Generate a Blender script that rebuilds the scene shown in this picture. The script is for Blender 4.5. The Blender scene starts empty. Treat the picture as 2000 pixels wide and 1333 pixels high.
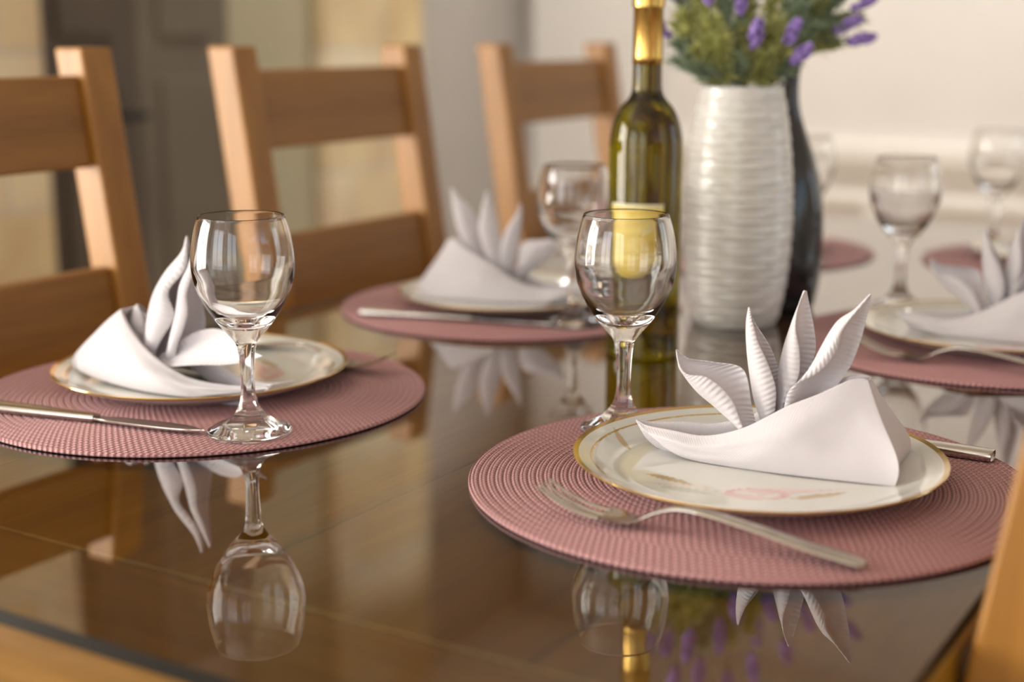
import bpy, bmesh, math, random
from mathutils import Vector, Matrix, noise as mnoise
PI = math.pi
sc = bpy.context.scene
COL = sc.collection

# ------------------------------------------------------------------ camera
# lengths below are centimetres above the table top (75 cm); LX() turns them into metres
TOP = 0.75
cam_d = bpy.data.cameras.new('camera'); cam = bpy.data.objects.new('camera', cam_d)
COL.objects.link(cam); sc.camera = cam
cam_d.sensor_width = 36.0; cam_d.lens = 50.0
cam.location = (0, 0, TOP + 0.3062)
cam.rotation_euler = (math.radians(90 - 12.158), 0, 0)
cam_d.dof.use_dof = True; cam_d.dof.focus_distance = 1.02; cam_d.dof.aperture_fstop = 2.8
cam_d.clip_start = 0.02

A0 = math.radians(58.5)                      # direction of the long side of the table
U = Vector((math.cos(A0), math.sin(A0))); V = Vector((math.sin(A0), -math.cos(A0)))
def TF(s, t, z=0.0):                         # table frame (cm) -> world (m)
    return Vector(((s*U.x + t*V.x)*.01, (s*U.y + t*V.y)*.01, TOP + z*.01))

# ------------------------------------------------------------------ world, light, exposure
sc.view_settings.view_transform = 'Standard'; sc.view_settings.look = 'None'
sc.view_settings.gamma = 1.0; sc.view_settings.use_curve_mapping = False
sc.view_settings.exposure = 0.0
sc.cycles.use_denoising = True
sc.cycles.max_bounces = 14; sc.cycles.transmission_bounces = 14; sc.cycles.transparent_max_bounces = 12
sc.cycles.diffuse_bounces = 4; sc.cycles.glossy_bounces = 6
sc.cycles.blur_glossy = 0.6; sc.cycles.sample_clamp_indirect = 6.0
sc.cycles.caustics_reflective = False; sc.cycles.caustics_refractive = True
w = bpy.data.worlds.new('sky'); sc.world = w; w.use_nodes = True
wn = w.node_tree; bg = wn.nodes['Background']
sky = wn.nodes.new('ShaderNodeTexSky'); sky.sky_type = 'NISHITA'; sky.sun_disc = False
sky.sun_elevation = math.radians(35); sky.sun_rotation = math.radians(200)
wn.links.new(sky.outputs[0], bg.inputs[0]); bg.inputs[1].default_value = 0.12

def area(name, loc, aim, sx, sy, power, col):
    l = bpy.data.lights.new(name, 'AREA'); l.shape = 'RECTANGLE'; l.size = sx; l.size_y = sy
    l.energy = power; l.color = col
    o = bpy.data.objects.new(name, l); COL.objects.link(o); o.location = loc
    o.rotation_euler = (aim - loc).to_track_quat('-Z', 'Y').to_euler()
    return o
NEAR_S, FAR_S, LEFT_T, RIGHT_T = -190, 434, -260, 190
# daylight entering each window opening, placed in the opening of the wall
def window_light(name, s, t, z, ds, dt, sx, sy, power, col):
    a = TF(s, t, z); b = TF(s + ds, t + dt, z)
    return area(name, a, b, sx, sy, power, col)
window_light('daylight_near_left', NEAR_S-6, -150, 45, 1, 0, 1.3, 1.5, 24, (.96, .97, 1.0))
window_light('daylight_near_right', NEAR_S-6, 20, 45, 1, 0, 1.1, 1.5, 9, (.80, .90, 1.0))
window_light('daylight_right', 60, RIGHT_T+6, 45, 0, -1, 1.3, 1.4, 4, (.80, .90, 1.0))
window_light('daylight_right_far', 300, RIGHT_T+6, 45, 0, -1, 1.3, 1.4, 11, (.90, .95, 1.0))
window_light('daylight_left', -40, LEFT_T-6, 45, 0, 1, 1.5, 1.4, 122, (1.0, .94, .84))

# ------------------------------------------------------------------ material helpers
def new_mat(name):
    m = bpy.data.materials.new(name); m.use_nodes = True
    nt = m.node_tree; b = nt.nodes['Principled BSDF']
    return m, nt, b
def N(nt, kind, **kw):
    n = nt.nodes.new(kind)
    for k, v in kw.items():
        if k == 'op': n.operation = v
        elif k == 'ins':
            for i, x in v.items(): n.inputs[i].default_value = x
        else: setattr(n, k, v)
    return n
def L(nt, a, b): nt.links.new(a, b)
def math_n(nt, op, a, b=None, c=None):
    n = nt.nodes.new('ShaderNodeMath'); n.operation = op
    for i, x in enumerate((a, b, c)):
        if x is None: continue
        if isinstance(x, (int, float)): n.inputs[i].default_value = x
        else: nt.links.new(x, n.inputs[i])
    return n.outputs[0]
def ramp(nt, fac, stops):
    r = nt.nodes.new('ShaderNodeValToRGB'); e = r.color_ramp.elements
    while len(e) < len(stops): e.new(0.5)
    for i, (p, c) in enumerate(stops): e[i].position = p; e[i].color = (*c, 1)
    nt.links.new(fac, r.inputs[0]); return r.outputs[0]
def bump(nt, b, h, strength=.3, dist=.001):
    n = nt.nodes.new('ShaderNodeBump'); n.inputs['Strength'].default_value = strength
    n.inputs['Distance'].default_value = dist; nt.links.new(h, n.inputs['Height'])
    nt.links.new(n.outputs[0], b.inputs['Normal']); return n

def mat_wood(name, c1, c2, axis='X', scale=1.0, rough=.45, coat=0.08):
    m, nt, b = new_mat(name)
    tc = N(nt, 'ShaderNodeTexCoord'); mp = N(nt, 'ShaderNodeMapping')
    st = {'X': (.8, 14, 14), 'Y': (14, .8, 14), 'Z': (14, 14, .8)}[axis]
    mp.inputs['Scale'].default_value = tuple(x*scale for x in st)
    L(nt, tc.outputs['Object'], mp.inputs[0])
    no = N(nt, 'ShaderNodeTexNoise', ins={'Scale': 2.2, 'Detail': 8, 'Roughness': .62, 'Distortion': .5}); L(nt, mp.outputs[0], no.inputs[0])
    mp2 = N(nt, 'ShaderNodeMapping'); mp2.inputs['Scale'].default_value = tuple(x*scale*6 for x in st)
    L(nt, tc.outputs['Object'], mp2.inputs[0])
    n2 = N(nt, 'ShaderNodeTexNoise', ins={'Scale': 3.0, 'Detail': 4, 'Roughness': .7}); L(nt, mp2.outputs[0], n2.inputs[0])
    f = math_n(nt, 'ADD', math_n(nt, 'MULTIPLY', no.outputs[0], .72), math_n(nt, 'MULTIPLY', n2.outputs[0], .28))
    c = ramp(nt, f, [(.34, c2), (.62, c1)])
    L(nt, c, b.inputs['Base Color']); b.inputs['Roughness'].default_value = rough
    b.inputs['Coat Weight'].default_value = coat; b.inputs['Coat Roughness'].default_value = .2
    bump(nt, b, f, .25, .0006)
    return m
def mat_simple(name, col, rough=.5, metal=0.0, noise=0.0, nscale=30, bmp=0.0, **kw):
    m, nt, b = new_mat(name)
    b.inputs['Roughness'].default_value = rough; b.inputs['Metallic'].default_value = metal
    b.inputs['Base Color'].default_value = (*col, 1)
    tc = N(nt, 'ShaderNodeTexCoord'); no = N(nt, 'ShaderNodeTexNoise', ins={'Scale': nscale, 'Detail': 5}); L(nt, tc.outputs['Object'], no.inputs[0])
    if noise:
        L(nt, ramp(nt, no.outputs[0], [(.3, tuple(x*(1-noise) for x in col)), (.7, tuple(min(1, x*(1+noise)) for x in col))]), b.inputs['Base Color'])
    if bmp: bump(nt, b, no.outputs[0], bmp, .001)
    for k, v in kw.items(): b.inputs[k.replace('_', ' ')].default_value = v
    return m
def mat_glass(name, col=(1, 1, 1), ior=1.48, rough=0.0):
    m, nt, b = new_mat(name)
    b.inputs['Base Color'].default_value = (*col, 1); b.inputs['Roughness'].default_value = rough
    b.inputs['Transmission Weight'].default_value = 1.0; b.inputs['IOR'].default_value = ior
    return m

M = {}
M['chair_x'] = mat_wood('chair_oak_x', (.33, .145, .022), (.20, .078, .009), 'X')
M['chair_z'] = mat_wood('chair_oak_z', (.40, .18, .028), (.26, .105, .013), 'Z')
M['chair_y'] = mat_wood('chair_oak_y', (.33, .145, .022), (.20, .078, .009), 'Y')
M['cut'] = mat_simple('brushed_steel', (.62, .58, .53), .2, 1.0, noise=.06, nscale=60)
M['glass'] = mat_glass('clear_glass')
M['foil'] = mat_simple('gold_foil', (.66, .42, .12), .24, 1.0, noise=.1, nscale=20)
M['wall_cream'] = mat_simple('cream_paint', (.74, .70, .655), .7, noise=.03, nscale=3, bmp=.05)
M['wall_grey'] = mat_simple('grey_paint', (.42, .385, .35), .75, noise=.04, nscale=3, bmp=.05)
M['wall_olive'] = mat_simple('olive_grey_paint', (.36, .32, .21), .75, noise=.06, nscale=2)
M['white_trim'] = mat_simple('white_trim_paint', (.78, .74, .68), .4, noise=.02)
M['dark_door'] = mat_simple('dark_stained_door', (.066, .047, .030), .55, noise=.2, nscale=5)
M['ceil'] = mat_simple('ceiling_paint', (.78, .75, .70), .8, noise=.02)
M['black'] = mat_simple('black_metal', (.02, .02, .02), .4, .6, noise=.1)

# ------------------------------------------------------------------ mesh helpers
def link(name, bm, mat, parent=None, smooth=True, angle=None):
    me = bpy.data.meshes.new(name); bm.normal_update(); bm.to_mesh(me); bm.free()
    o = bpy.data.objects.new(name, me); COL.objects.link(o)
    mats = mat if isinstance(mat, (list, tuple)) else [mat]
    for m in mats: me.materials.append(m)
    if smooth:
        for p in me.polygons: p.use_smooth = True
        if angle: me.set_sharp_from_angle(angle=math.radians(angle))
    if parent: o.parent = parent
    return o
def empty(name, loc=(0, 0, 0), rz=0.0):
    o = bpy.data.objects.new(name, None); COL.objects.link(o); o.location = loc; o.rotation_euler = (0, 0, rz)
    o.empty_display_size = .05; return o
def tag(o, label=None, cat=None, group=None, kind=None):
    for k, v in (('label', label), ('category', cat), ('group', group), ('kind', kind)):
        if v: o[k] = v
    return o
def copy_tree(o, parent=None):
    c = o.copy(); COL.objects.link(c)
    if parent: c.parent = parent
    for ch in [x for x in bpy.data.objects if x.parent == o]: copy_tree(ch, c)
    return c
def box(bm, x0, x1, y0, y1, z0, z1, shear=None, bev=0.0, seg=2):
    """cm box; shear(x,y,z)->(x,y,z) applied"""
    r = bmesh.ops.create_cube(bm, size=1.0); vs = r['verts']
    for v in vs:
        v.co = Vector(((x0+x1)/2 + v.co.x*(x1-x0), (y0+y1)/2 + v.co.y*(y1-y0), (z0+z1)/2 + v.co.z*(z1-z0)))
    if bev:
        es = list({e for v in vs for e in v.link_edges})
        r = bmesh.ops.bevel(bm, geom=es, offset=bev, segments=seg, affect='EDGES', profile=.5)
        vs = list({v for f in r['faces'] for v in f.verts} | {v for v in vs if v.is_valid})
    for v in vs:
        c = shear(*v.co) if shear else v.co
        v.co = Vector(c)*.01
    return vs
def lathe(bm, prof, seg=64, closed=True, rad=None, cx=0, cy=0):
    """prof list of (r,z) cm; r==0 gives a pole. rad(r,z,theta)->r"""
    rings = []
    for r, z in prof:
        if r < 1e-6: rings.append([bm.verts.new((cx*.01, cy*.01, z*.01))])
        else:
            ring = []
            for i in range(seg):
                th = 2*PI*i/seg; rr = rad(r, z, th) if rad else r
                ring.append(bm.verts.new(((cx+rr*math.cos(th))*.01, (cy+rr*math.sin(th))*.01, z*.01)))
            rings.append(ring)
    for a, b in zip(rings, rings[1:]):
        if len(a) == 1 and len(b) == 1: continue
        for i in range(seg):
            j = (i+1) % seg
            if len(a) == 1: bm.faces.new((a[0], b[j], b[i]))
            elif len(b) == 1: bm.faces.new((a[i], a[j], b[0]))
            else: bm.faces.new((a[i], a[j], b[j], b[i]))
    bmesh.ops.recalc_face_normals(bm, faces=bm.faces[:])
def spline(pts, n):
    """Catmull-Rom through pts (tuples), n samples per span"""
    P = [Vector(p) for p in pts]; P = [P[0]*2-P[1]] + P + [P[-1]*2-P[-2]]; out = []
    for i in range(1, len(P)-2):
        a, b, c, d = P[i-1:i+3]
        for k in range(n):
            t = k/n; out.append(.5*((2*b) + (c-a)*t + (2*a-5*b+4*c-d)*t*t + (3*b-a-3*c+d)*t**3))
    out.append(P[-2]); return out
def grid(bm, rows, closed_v=False):
    V_ = [[bm.verts.new(Vector(p)*.01) for p in r] for r in rows]
    for a, b in zip(V_, V_[1:]):
        m = len(a)
        for i in range(m if closed_v else m-1):
            j = (i+1) % m
            try: bm.faces.new((a[i], a[j], b[j], b[i]))
            except ValueError: pass
    return V_
def tube(bm, pts, rads, seg=8):
    """pts in cm"""
    P = [Vector(p) for p in pts]; rows = []
    for i, p in enumerate(P):
        d = (P[min(i+1, len(P)-1)] - P[max(i-1, 0)]).normalized()
        a = d.orthogonal().normalized() if i == 0 else (a - d*a.dot(d)).normalized()
        b = d.cross(a); r = rads[i] if hasattr(rads, '__len__') else rads
        rows.append([p + (a*math.cos(2*PI*k/seg) + b*math.sin(2*PI*k/seg))*r for k in range(seg)])
    vs = grid(bm, rows, True)
    bm.faces.new(vs[0][::-1]); bm.faces.new(vs[-1])

def solidify(o, th, off=0.0):
    m = o.modifiers.new('solid', 'SOLIDIFY'); m.thickness = th; m.offset = off; return o
def subsurf(o, n=1):
    m = o.modifiers.new('sub', 'SUBSURF'); m.levels = n; m.render_levels = n; return o

# ------------------------------------------------------------------ room (table frame is rotated by A0)
def struct(name, bm, mat, smooth=False):
    o = link(name, bm, mat, None, smooth); o.rotation_euler = (0, 0, A0); o['kind'] = 'structure'; return o
# local x = s, local y = -t, z measured from table top
def tbox(bm, s0, s1, t0, t1, z0, z1, bev=0.0):
    return box(bm, s0, s1, -t1, -t0, z0+75, z1+75, bev=bev)
m, nt, b = new_mat('stone_floor'); tc = N(nt, 'ShaderNodeTexCoord')
br = N(nt, 'ShaderNodeTexBrick', ins={'Scale': 1.0, 'Mortar Size': .006, 'Brick Width': .6, 'Row Height': .6, 'Color1': (.34, .24, .15, 1), 'Color2': (.30, .21, .13, 1), 'Mortar': (.16, .12, .09, 1)})
br.offset = 0; L(nt, tc.outputs['Object'], br.inputs[0]); L(nt, br.outputs[0], b.inputs[0]); b.inputs['Roughness'].default_value = .35
M['floor'] = m
m, nt, b = new_mat('stone_veneer'); tc = N(nt, 'ShaderNodeTexCoord')
mp = N(nt, 'ShaderNodeMapping'); mp.inputs['Rotation'].default_value = (PI/2, 0, 0); L(nt, tc.outputs['Object'], mp.inputs[0])
br = N(nt, 'ShaderNodeTexBrick', ins={'Scale': 1.0, 'Mortar Size': .006, 'Brick Width': .34, 'Row Height': .17, 'Bias': -.1, 'Color1': (.66, .55, .38, 1), 'Color2': (.54, .40, .20, 1), 'Mortar': (.48, .42, .33, 1)})
L(nt, mp.outputs[0], br.inputs[0])
no = N(nt, 'ShaderNodeTexNoise', ins={'Scale': 5, 'Detail': 6}); L(nt, tc.outputs['Object'], no.inputs[0])
mx = N(nt, 'ShaderNodeMixRGB', blend_type='OVERLAY', ins={0: .5}); L(nt, br.outputs[0], mx.inputs[1]); L(nt, no.outputs[0], mx.inputs[2])
L(nt, mx.outputs[0], b.inputs[0]); b.inputs['Roughness'].default_value = .8; bump(nt, b, br.outputs[1], -.5, .004)
M['stone'] = m

ZF, ZC = -75, 180
bm = bmesh.new(); tbox(bm, NEAR_S-20, FAR_S+20, LEFT_T-20, RIGHT_T+20, ZF-10, ZF); struct('floor', bm, M['floor'])
bm = bmesh.new(); tbox(bm, NEAR_S-20, FAR_S+20, LEFT_T-20, RIGHT_T+20, ZC, ZC+10); struct('ceiling', bm, M['ceil'])
bm = bmesh.new(); tbox(bm, FAR_S, FAR_S+12, LEFT_T-12, RIGHT_T+12, ZF, ZC); struct('wall_back', bm, M['wall_cream'])
# a wall with rectangular window openings: pieces around each opening
def wall_s(name, s0, s1, ta, tb, openings, mat):      # wall spans t from ta to tb, thickness s0..s1
    bm = bmesh.new(); cur = ta
    for (o0, o1, z0, z1) in sorted(openings):
        tbox(bm, s0, s1, cur, o0, ZF, ZC); tbox(bm, s0, s1, o0, o1, ZF, z0); tbox(bm, s0, s1, o0, o1, z1, ZC); cur = o1
    tbox(bm, s0, s1, cur, tb, ZF, ZC); return struct(name, bm, mat)
def wall_t(name, t0, t1, sa, sb, openings, mat):
    bm = bmesh.new(); cur = sa
    for (o0, o1, z0, z1) in sorted(openings):
        tbox(bm, cur, o0, t0, t1, ZF, ZC); tbox(bm, o0, o1, t0, t1, ZF, z0); tbox(bm, o0, o1, t0, t1, z1, ZC); cur = o1
    tbox(bm, cur, sb, t0, t1, ZF, ZC); return struct(name, bm, mat)
wall_s('wall_near', NEAR_S-12, NEAR_S, LEFT_T-12, RIGHT_T+12, [(-217, -83, -32, 122), (-37, 77, -32, 122)], M['wall_cream'])
wall_t('wall_right', RIGHT_T, RIGHT_T+12, NEAR_S, FAR_S, [(-7, 127, -27, 117), (233, 367, -27, 117)], M['wall_cream'])
wall_t('wall_left', LEFT_T-12, LEFT_T, NEAR_S, FAR_S, [(-117, 37, -27, 117)], M['wall_grey'])
def window_s(i, s0, s1, t0, t1, z0, z1):
    bm = bmesh.new(); w_ = 5
    tbox(bm, s0, s1, t0, t1, z0, z0+w_); tbox(bm, s0, s1, t0, t1, z1-w_, z1)
    if abs(s1-s0) < abs(t1-t0):
        for a in (t0, (t0+t1)/2-w_/2, t1-w_): tbox(bm, s0, s1, a, a+w_, z0+w_, z1-w_)
    else:
        for a in (s0, (s0+s1)/2-w_/2, s1-w_): tbox(bm, a, a+w_, t0, t1, z0+w_, z1-w_)
    struct('window_%d' % i, bm, M['white_trim'])
window_s(1, NEAR_S-5, NEAR_S-1, -217, -83, -32, 122)
window_s(2, NEAR_S-5, NEAR_S-1, -37, 77, -32, 122)
window_s(3, -7, 127, RIGHT_T+1, RIGHT_T+5, -27, 117)
window_s(4, 233, 367, RIGHT_T+1, RIGHT_T+5, -27, 117)
window_s(5, -117, 37, LEFT_T-5, LEFT_T-1, -27, 117)
# left wall: stone pier, dark double door, olive recess panel, stone pier
bm = bmesh.new(); tbox(bm, 120, 216, LEFT_T+.01, LEFT_T+8, ZF, ZC-.1, .6); struct('trim_1', bm, M['stone'])
bm = bmesh.new(); tbox(bm, 313, 360, LEFT_T+.01, LEFT_T+8, ZF, ZC-.1, .6); struct('trim_2', bm, M['stone'])
bm = bmesh.new(); tbox(bm, 279, 312.8, LEFT_T+.01, LEFT_T+4, ZF, ZC-.1); struct('trim_3', bm, M['wall_olive'])
def door(i, s0, s1, hs, mt):
    bm = bmesh.new(); tbox(bm, s0, s1, LEFT_T+.01, LEFT_T+4, ZF, 135, .3)
    for z0, z1 in ((-60, 20), (30, 120)):
        tbox(bm, s0+7, s1-7, LEFT_T+3.6, LEFT_T+5, z0, z1, .5)
    d = struct('door_%d' % i, bm, mt)
    if hs is None: return
    bm = bmesh.new(); tbox(bm, hs-1.5, hs+1.5, LEFT_T+4, LEFT_T+5, 4, 18, .3); tbox(bm, hs-1, hs+1, LEFT_T+5, LEFT_T+9, 11, 13, .3); tbox(bm, hs-1, hs+7, LEFT_T+7.5, LEFT_T+9.5, 11, 13, .5)
    h = link('door_handle', bm, M['black'], d, False); h.rotation_euler = (0, 0, 0)
door(1, 216.2, 247, 238, M['dark_door'])
M['brown_door'] = mat_simple('brown_grey_door', (.115, .092, .064), .55, noise=.15, nscale=4)
door(2, 247.2, 278.8, None, M['brown_door'])
# back wall: chair rail, lower panel moulding, baseboard
bm = bmesh.new(); tbox(bm, FAR_S-3, FAR_S-.01, -208, RIGHT_T, -8, -2, .6); tbox(bm, FAR_S-1.6, FAR_S-.01, -208, RIGHT_T, -12, -8, .3); struct('trim_4', bm, M['white_trim'])
bm = bmesh.new()
for k in range(5):
    a = -200+k*75; z0, z1 = -62, -18
    for q in ((a, a+66, z1-3, z1), (a, a+66, z0, z0+3), (a, a+3, z0+3, z1-3), (a+63, a+66, z0+3, z1-3)): tbox(bm, FAR_S-1.8, FAR_S-.01, q[0], q[1], q[2], q[3], .4)
struct('trim_5', bm, M['white_trim'])
bm = bmesh.new(); tbox(bm, FAR_S-1.5, FAR_S-.01, -210, RIGHT_T, ZF, ZF+10, .3); struct('baseboard_back', bm, M['white_trim'])
bm = bmesh.new(); tbox(bm, 360.2, FAR_S-.1, LEFT_T+.01, LEFT_T+1.5, ZF, ZF+10, .3); struct('baseboard_left', bm, M['white_trim'])
# white curtain in the corner of the back wall
M['curtain'] = mat_simple('white_curtain_cloth', (.74, .71, .67), .9, noise=.03, nscale=40)
bm = bmesh.new(); rows = []
for k in range(13):
    z = ZC-6 - (ZC-6-ZF-1)*k/12
    rows.append([(FAR_S-6 + 1.0*math.sin(i*.8+.05*k) , -(LEFT_T+6+i*.42), z+75) for i in range(110)])
grid(bm, rows); o = link('curtain', bm, M['curtain']); o.rotation_euler = (0, 0, A0); solidify(o, .003)
tag(o, 'long white pleated curtain hanging in the far corner behind the chairs', 'curtain')
bm = bmesh.new(); tube(bm, [(FAR_S-6, -(LEFT_T+2), ZC-5+75), (FAR_S-6, -(LEFT_T+60), ZC-5+75)], 1.0, 12)
o = link('curtain_rod', bm, M['white_trim']); o.rotation_euler = (0, 0, A0); tag(o, 'white rod carrying the white curtain near the ceiling', 'curtain rod')

# unseen ceiling spots added to brighten the back and left walls
M['fill_glow'] = mat_simple('fill_spot_glow', (.9, .85, .75), .4); M['fill_glow'].node_tree.nodes['Principled BSDF'].inputs['Emission Color'].default_value = (1, .88, .72, 1); M['fill_glow'].node_tree.nodes['Principled BSDF'].inputs['Emission Strength'].default_value = 12
def fill_spot(s, t, lab, power, parent_copy=None):
    r_ = empty('fill_spot', TF(s, t, ZC))
    bm = bmesh.new(); lathe(bm, [(4.0, 0), (5.2, 0), (5.4, -.5), (5.0, -.9), (4.2, -.9), (4.0, -.3), (4.0, 0)], 32); link('fill_spot_ring', bm, M['white_trim'], r_)
    bm = bmesh.new(); lathe(bm, [(0, -.35), (3.8, -.35), (3.8, -.2), (0, -.2)], 32); link('fill_disc', bm, M['fill_glow'], r_)
    l = bpy.data.lights.new('fill_spot_light', 'SPOT'); l.energy = power; l.color = (1, .97, .94); l.spot_size = math.radians(110); l.spot_blend = .9; l.shadow_soft_size = .04
    lo = bpy.data.objects.new('fill_spot_light', l); COL.objects.link(lo); lo.parent = r_; lo.location = (0, 0, -.02)
    tag(r_, lab, 'ceiling lamp', 'added ceiling fill spots')
for k, t in enumerate((-190, -110, -30, 50)):
    fill_spot(374, t, 'unseen ceiling spot added to brighten the cream back wall', 62)
for k, s_ in enumerate((190, 270, 345)):
    fill_spot(s_, -215, 'unseen ceiling spot added to brighten the left wall', 26)

# ------------------------------------------------------------------ dining table
m, nt, b = new_mat('table_oak'); tc = N(nt, 'ShaderNodeTexCoord')
sep = N(nt, 'ShaderNodeSeparateXYZ'); L(nt, tc.outputs['Object'], sep.inputs[0])
def table_wood(nt, b, tc, st, c1, c2):
    mp = N(nt, 'ShaderNodeMapping'); mp.inputs['Scale'].default_value = st; L(nt, tc.outputs['Object'], mp.inputs[0])
    no = N(nt, 'ShaderNodeTexNoise', ins={'Scale': 2.0, 'Detail': 8, 'Roughness': .6, 'Distortion': .6}); L(nt, mp.outputs[0], no.inputs[0])
    wv = N(nt, 'ShaderNodeTexNoise', ins={'Scale': 14.0, 'Detail': 3, 'Roughness': .6}); L(nt, mp.outputs[0], wv.inputs[0])
    f = math_n(nt, 'ADD', math_n(nt, 'MULTIPLY', no.outputs[0], .7), math_n(nt, 'MULTIPLY', wv.outputs[0], .3))
    L(nt, ramp(nt, f, [(.36, c2), (.62, c1)]), b.inputs[0]); b.inputs['Roughness'].default_value = .35
    bump(nt, b, f, .2, .0005)
table_wood(nt, b, tc, (.9, 13, 13), (.40, .20, .014), (.23, .10, .005)); M['table_long'] = m
m, nt, b = new_mat('table_oak_cross'); tc = N(nt, 'ShaderNodeTexCoord'); table_wood(nt, b, tc, (13, .9, 13), (.45, .235, .065), (.29, .14, .025)); M['table_cross'] = m
TS0, TS1, TT0, TT1 = 35.5, 236, -107, -16.0
table = empty('dining_table', TF((TS0+TS1)/2, (TT0+TT1)/2, -75), A0)
tag(table, 'long oak dining table under a glass sheet, laid for a meal', 'table')
tcs, tct = (TS0+TS1)/2, (TT0+TT1)/2
def lb(bm, s0, s1, t0, t1, z0, z1, bev=0.0): return box(bm, s0-tcs, s1-tcs, -(t1-tct), -(t0-tct), max(0, z0+74.68), z1+74.68, bev=bev)
planks = [TT0, -84.5, -55.3, -34, TT1]
for a, b_ in zip(planks, planks[1:]):
    bm = bmesh.new(); lb(bm, 57.05, 217.9, a+.08, b_-.08, -4, 0, .2); link('plank', bm, M['table_long'], table, False)
for a, b_ in ((TS0, 56.7), (218, TS1)):
    bm = bmesh.new(); lb(bm, a, b_, TT0, TT1, -4, 0, .3); link('end_board', bm, M['table_cross'], table, False)
M['seam_glint'] = mat_simple('painted_seam_glint', (.62, .44, .22), .3, noise=.15, nscale=40)  # pale strip painting the light caught along the seam groove
bm = bmesh.new(); lb(bm, 56.72, 57.03, TT0+.3, TT1-.3, -1, 0, .04); link('seam_glint_strip', bm, M['seam_glint'], table, False)['label'] = 'pale thin strip painting light caught in the groove across the table top'
bm = bmesh.new(); lb(bm, TS0+9, TS1-9, TT0+7, TT0+9.5, -13, -4.01, .1); lb(bm, TS0+9, TS1-9, TT1-9.5, TT1-7, -13, -4.01, .1)
lb(bm, TS0+7, TS0+9.5, TT0+9, TT1-9, -13, -4.01, .1); lb(bm, TS1-9.5, TS1-7, TT0+9, TT1-9, -13, -4.01, .1)
link('apron', bm, M['table_long'], table, False)
for a in (TS0+5, TS1-13):
    for c in (TT0+5, TT1-13):
        bm = bmesh.new(); lb(bm, a, a+8, c, c+8, -75, -4.02, .3); link('leg', bm, M['chair_z'], table, False)
# glass sheet on the table: two flat faces that reflect by angle, tinted edge
m = bpy.data.materials.new('bronze_tint_glass'); m.use_nodes = True; nt = m.node_tree; nt.nodes.clear()
out = N(nt, 'ShaderNodeOutputMaterial'); mix = N(nt, 'ShaderNodeMixShader'); tr = N(nt, 'ShaderNodeBsdfTransparent'); gl = N(nt, 'ShaderNodeBsdfGlossy')
tr.inputs[0].default_value = (.90, .82, .55, 1); gl.inputs[1].default_value = 0.0; gl.inputs[0].default_value = (1, 1, 1, 1)
fr = N(nt, 'ShaderNodeFresnel', ins={0: 1.52})
both = math_n(nt, 'DIVIDE', math_n(nt, 'MULTIPLY', fr.outputs[0], 2.0), math_n(nt, 'ADD', fr.outputs[0], 1.0)); L(nt, both, mix.inputs[0]); L(nt, tr.outputs[0], mix.inputs[1]); L(nt, gl.outputs[0], mix.inputs[2]); L(nt, mix.outputs[0], out.inputs[0])
M['sheet'] = m
m = bpy.data.materials.new('glass_underside'); m.use_nodes = True; nt = m.node_tree; nt.nodes.clear()
out = N(nt, 'ShaderNodeOutputMaterial'); tr = N(nt, 'ShaderNodeBsdfTransparent'); tr.inputs[0].default_value = (1, 1, 1, 1); L(nt, tr.outputs[0], out.inputs[0]); M['under'] = m
M['sheet_edge'] = mat_simple('dark_glass_edge', (.006, .009, .009), .3, noise=.1)
bm = bmesh.new(); vs = box(bm, 46.5-tcs, 232-tcs, -(-16.4-tct), -(-103.6-tct), 74.70, 75.6)
bm.normal_update()
for f in bm.faces: f.material_index = 0 if f.normal.z > .5 else (2 if f.normal.z < -.5 else 1)
sheet = link('glass_table_cover', bm, [M['sheet'], M['sheet_edge'], M['under']], None, False)
sheet.location = TF(tcs, tct, -75); sheet.rotation_euler = (0, 0, A0)
tag(sheet, 'large clear glass sheet with dark edge lying on the oak table top', 'glass cover')
ZT = 0.62      # top of the glass sheet (cm over the wood)

# ------------------------------------------------------------------ placemats
m, nt, b = new_mat('woven_pink'); tc = N(nt, 'ShaderNodeTexCoord'); sep = N(nt, 'ShaderNodeSeparateXYZ'); L(nt, tc.outputs['Object'], sep.inputs[0])
X_, Y_ = sep.outputs[0], sep.outputs[1]
r = math_n(nt, 'SQRT', math_n(nt, 'ADD', math_n(nt, 'MULTIPLY', X_, X_), math_n(nt, 'MULTIPLY', Y_, Y_)))
PITCH = .0056
th = math_n(nt, 'ARCTAN2', Y_, X_)
rr = math_n(nt, 'DIVIDE', r, PITCH); k = math_n(nt, 'FLOOR', rr)
nst = math_n(nt, 'FLOOR', math_n(nt, 'MULTIPLY', k, 2*PI*PITCH/.0050))
ph = math_n(nt, 'MULTIPLY', th, nst)
half = math_n(nt, 'MULTIPLY', math_n(nt, 'FLOOR', math_n(nt, 'FRACT', math_n(nt, 'MULTIPLY', rr, 1.0))), 1.0)
wv = math_n(nt, 'SINE', math_n(nt, 'ADD', ph, math_n(nt, 'MULTIPLY', math_n(nt, 'FLOOR', math_n(nt, 'MULTIPLY', rr, 2.0)), PI)))
cr = math_n(nt, 'ABSOLUTE', math_n(nt, 'SINE', math_n(nt, 'MULTIPLY', rr, 2*PI)))
hgt = math_n(nt, 'ADD', math_n(nt, 'MULTIPLY', cr, .6), math_n(nt, 'MULTIPLY', wv, .3))
no = N(nt, 'ShaderNodeTexNoise', ins={'Scale': 900, 'Detail': 2}); L(nt, tc.outputs['Object'], no.inputs[0])
hg2 = math_n(nt, 'ADD', hgt, math_n(nt, 'MULTIPLY', no.outputs[0], .35))
L(nt, ramp(nt, hg2, [(.05, (.24, .085, .085)), (.5, (.47, .21, .21)), (1.0, (.62, .33, .33))]), b.inputs[0])  # weave grooves and gaps painted darker, their shade put into the colour
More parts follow.
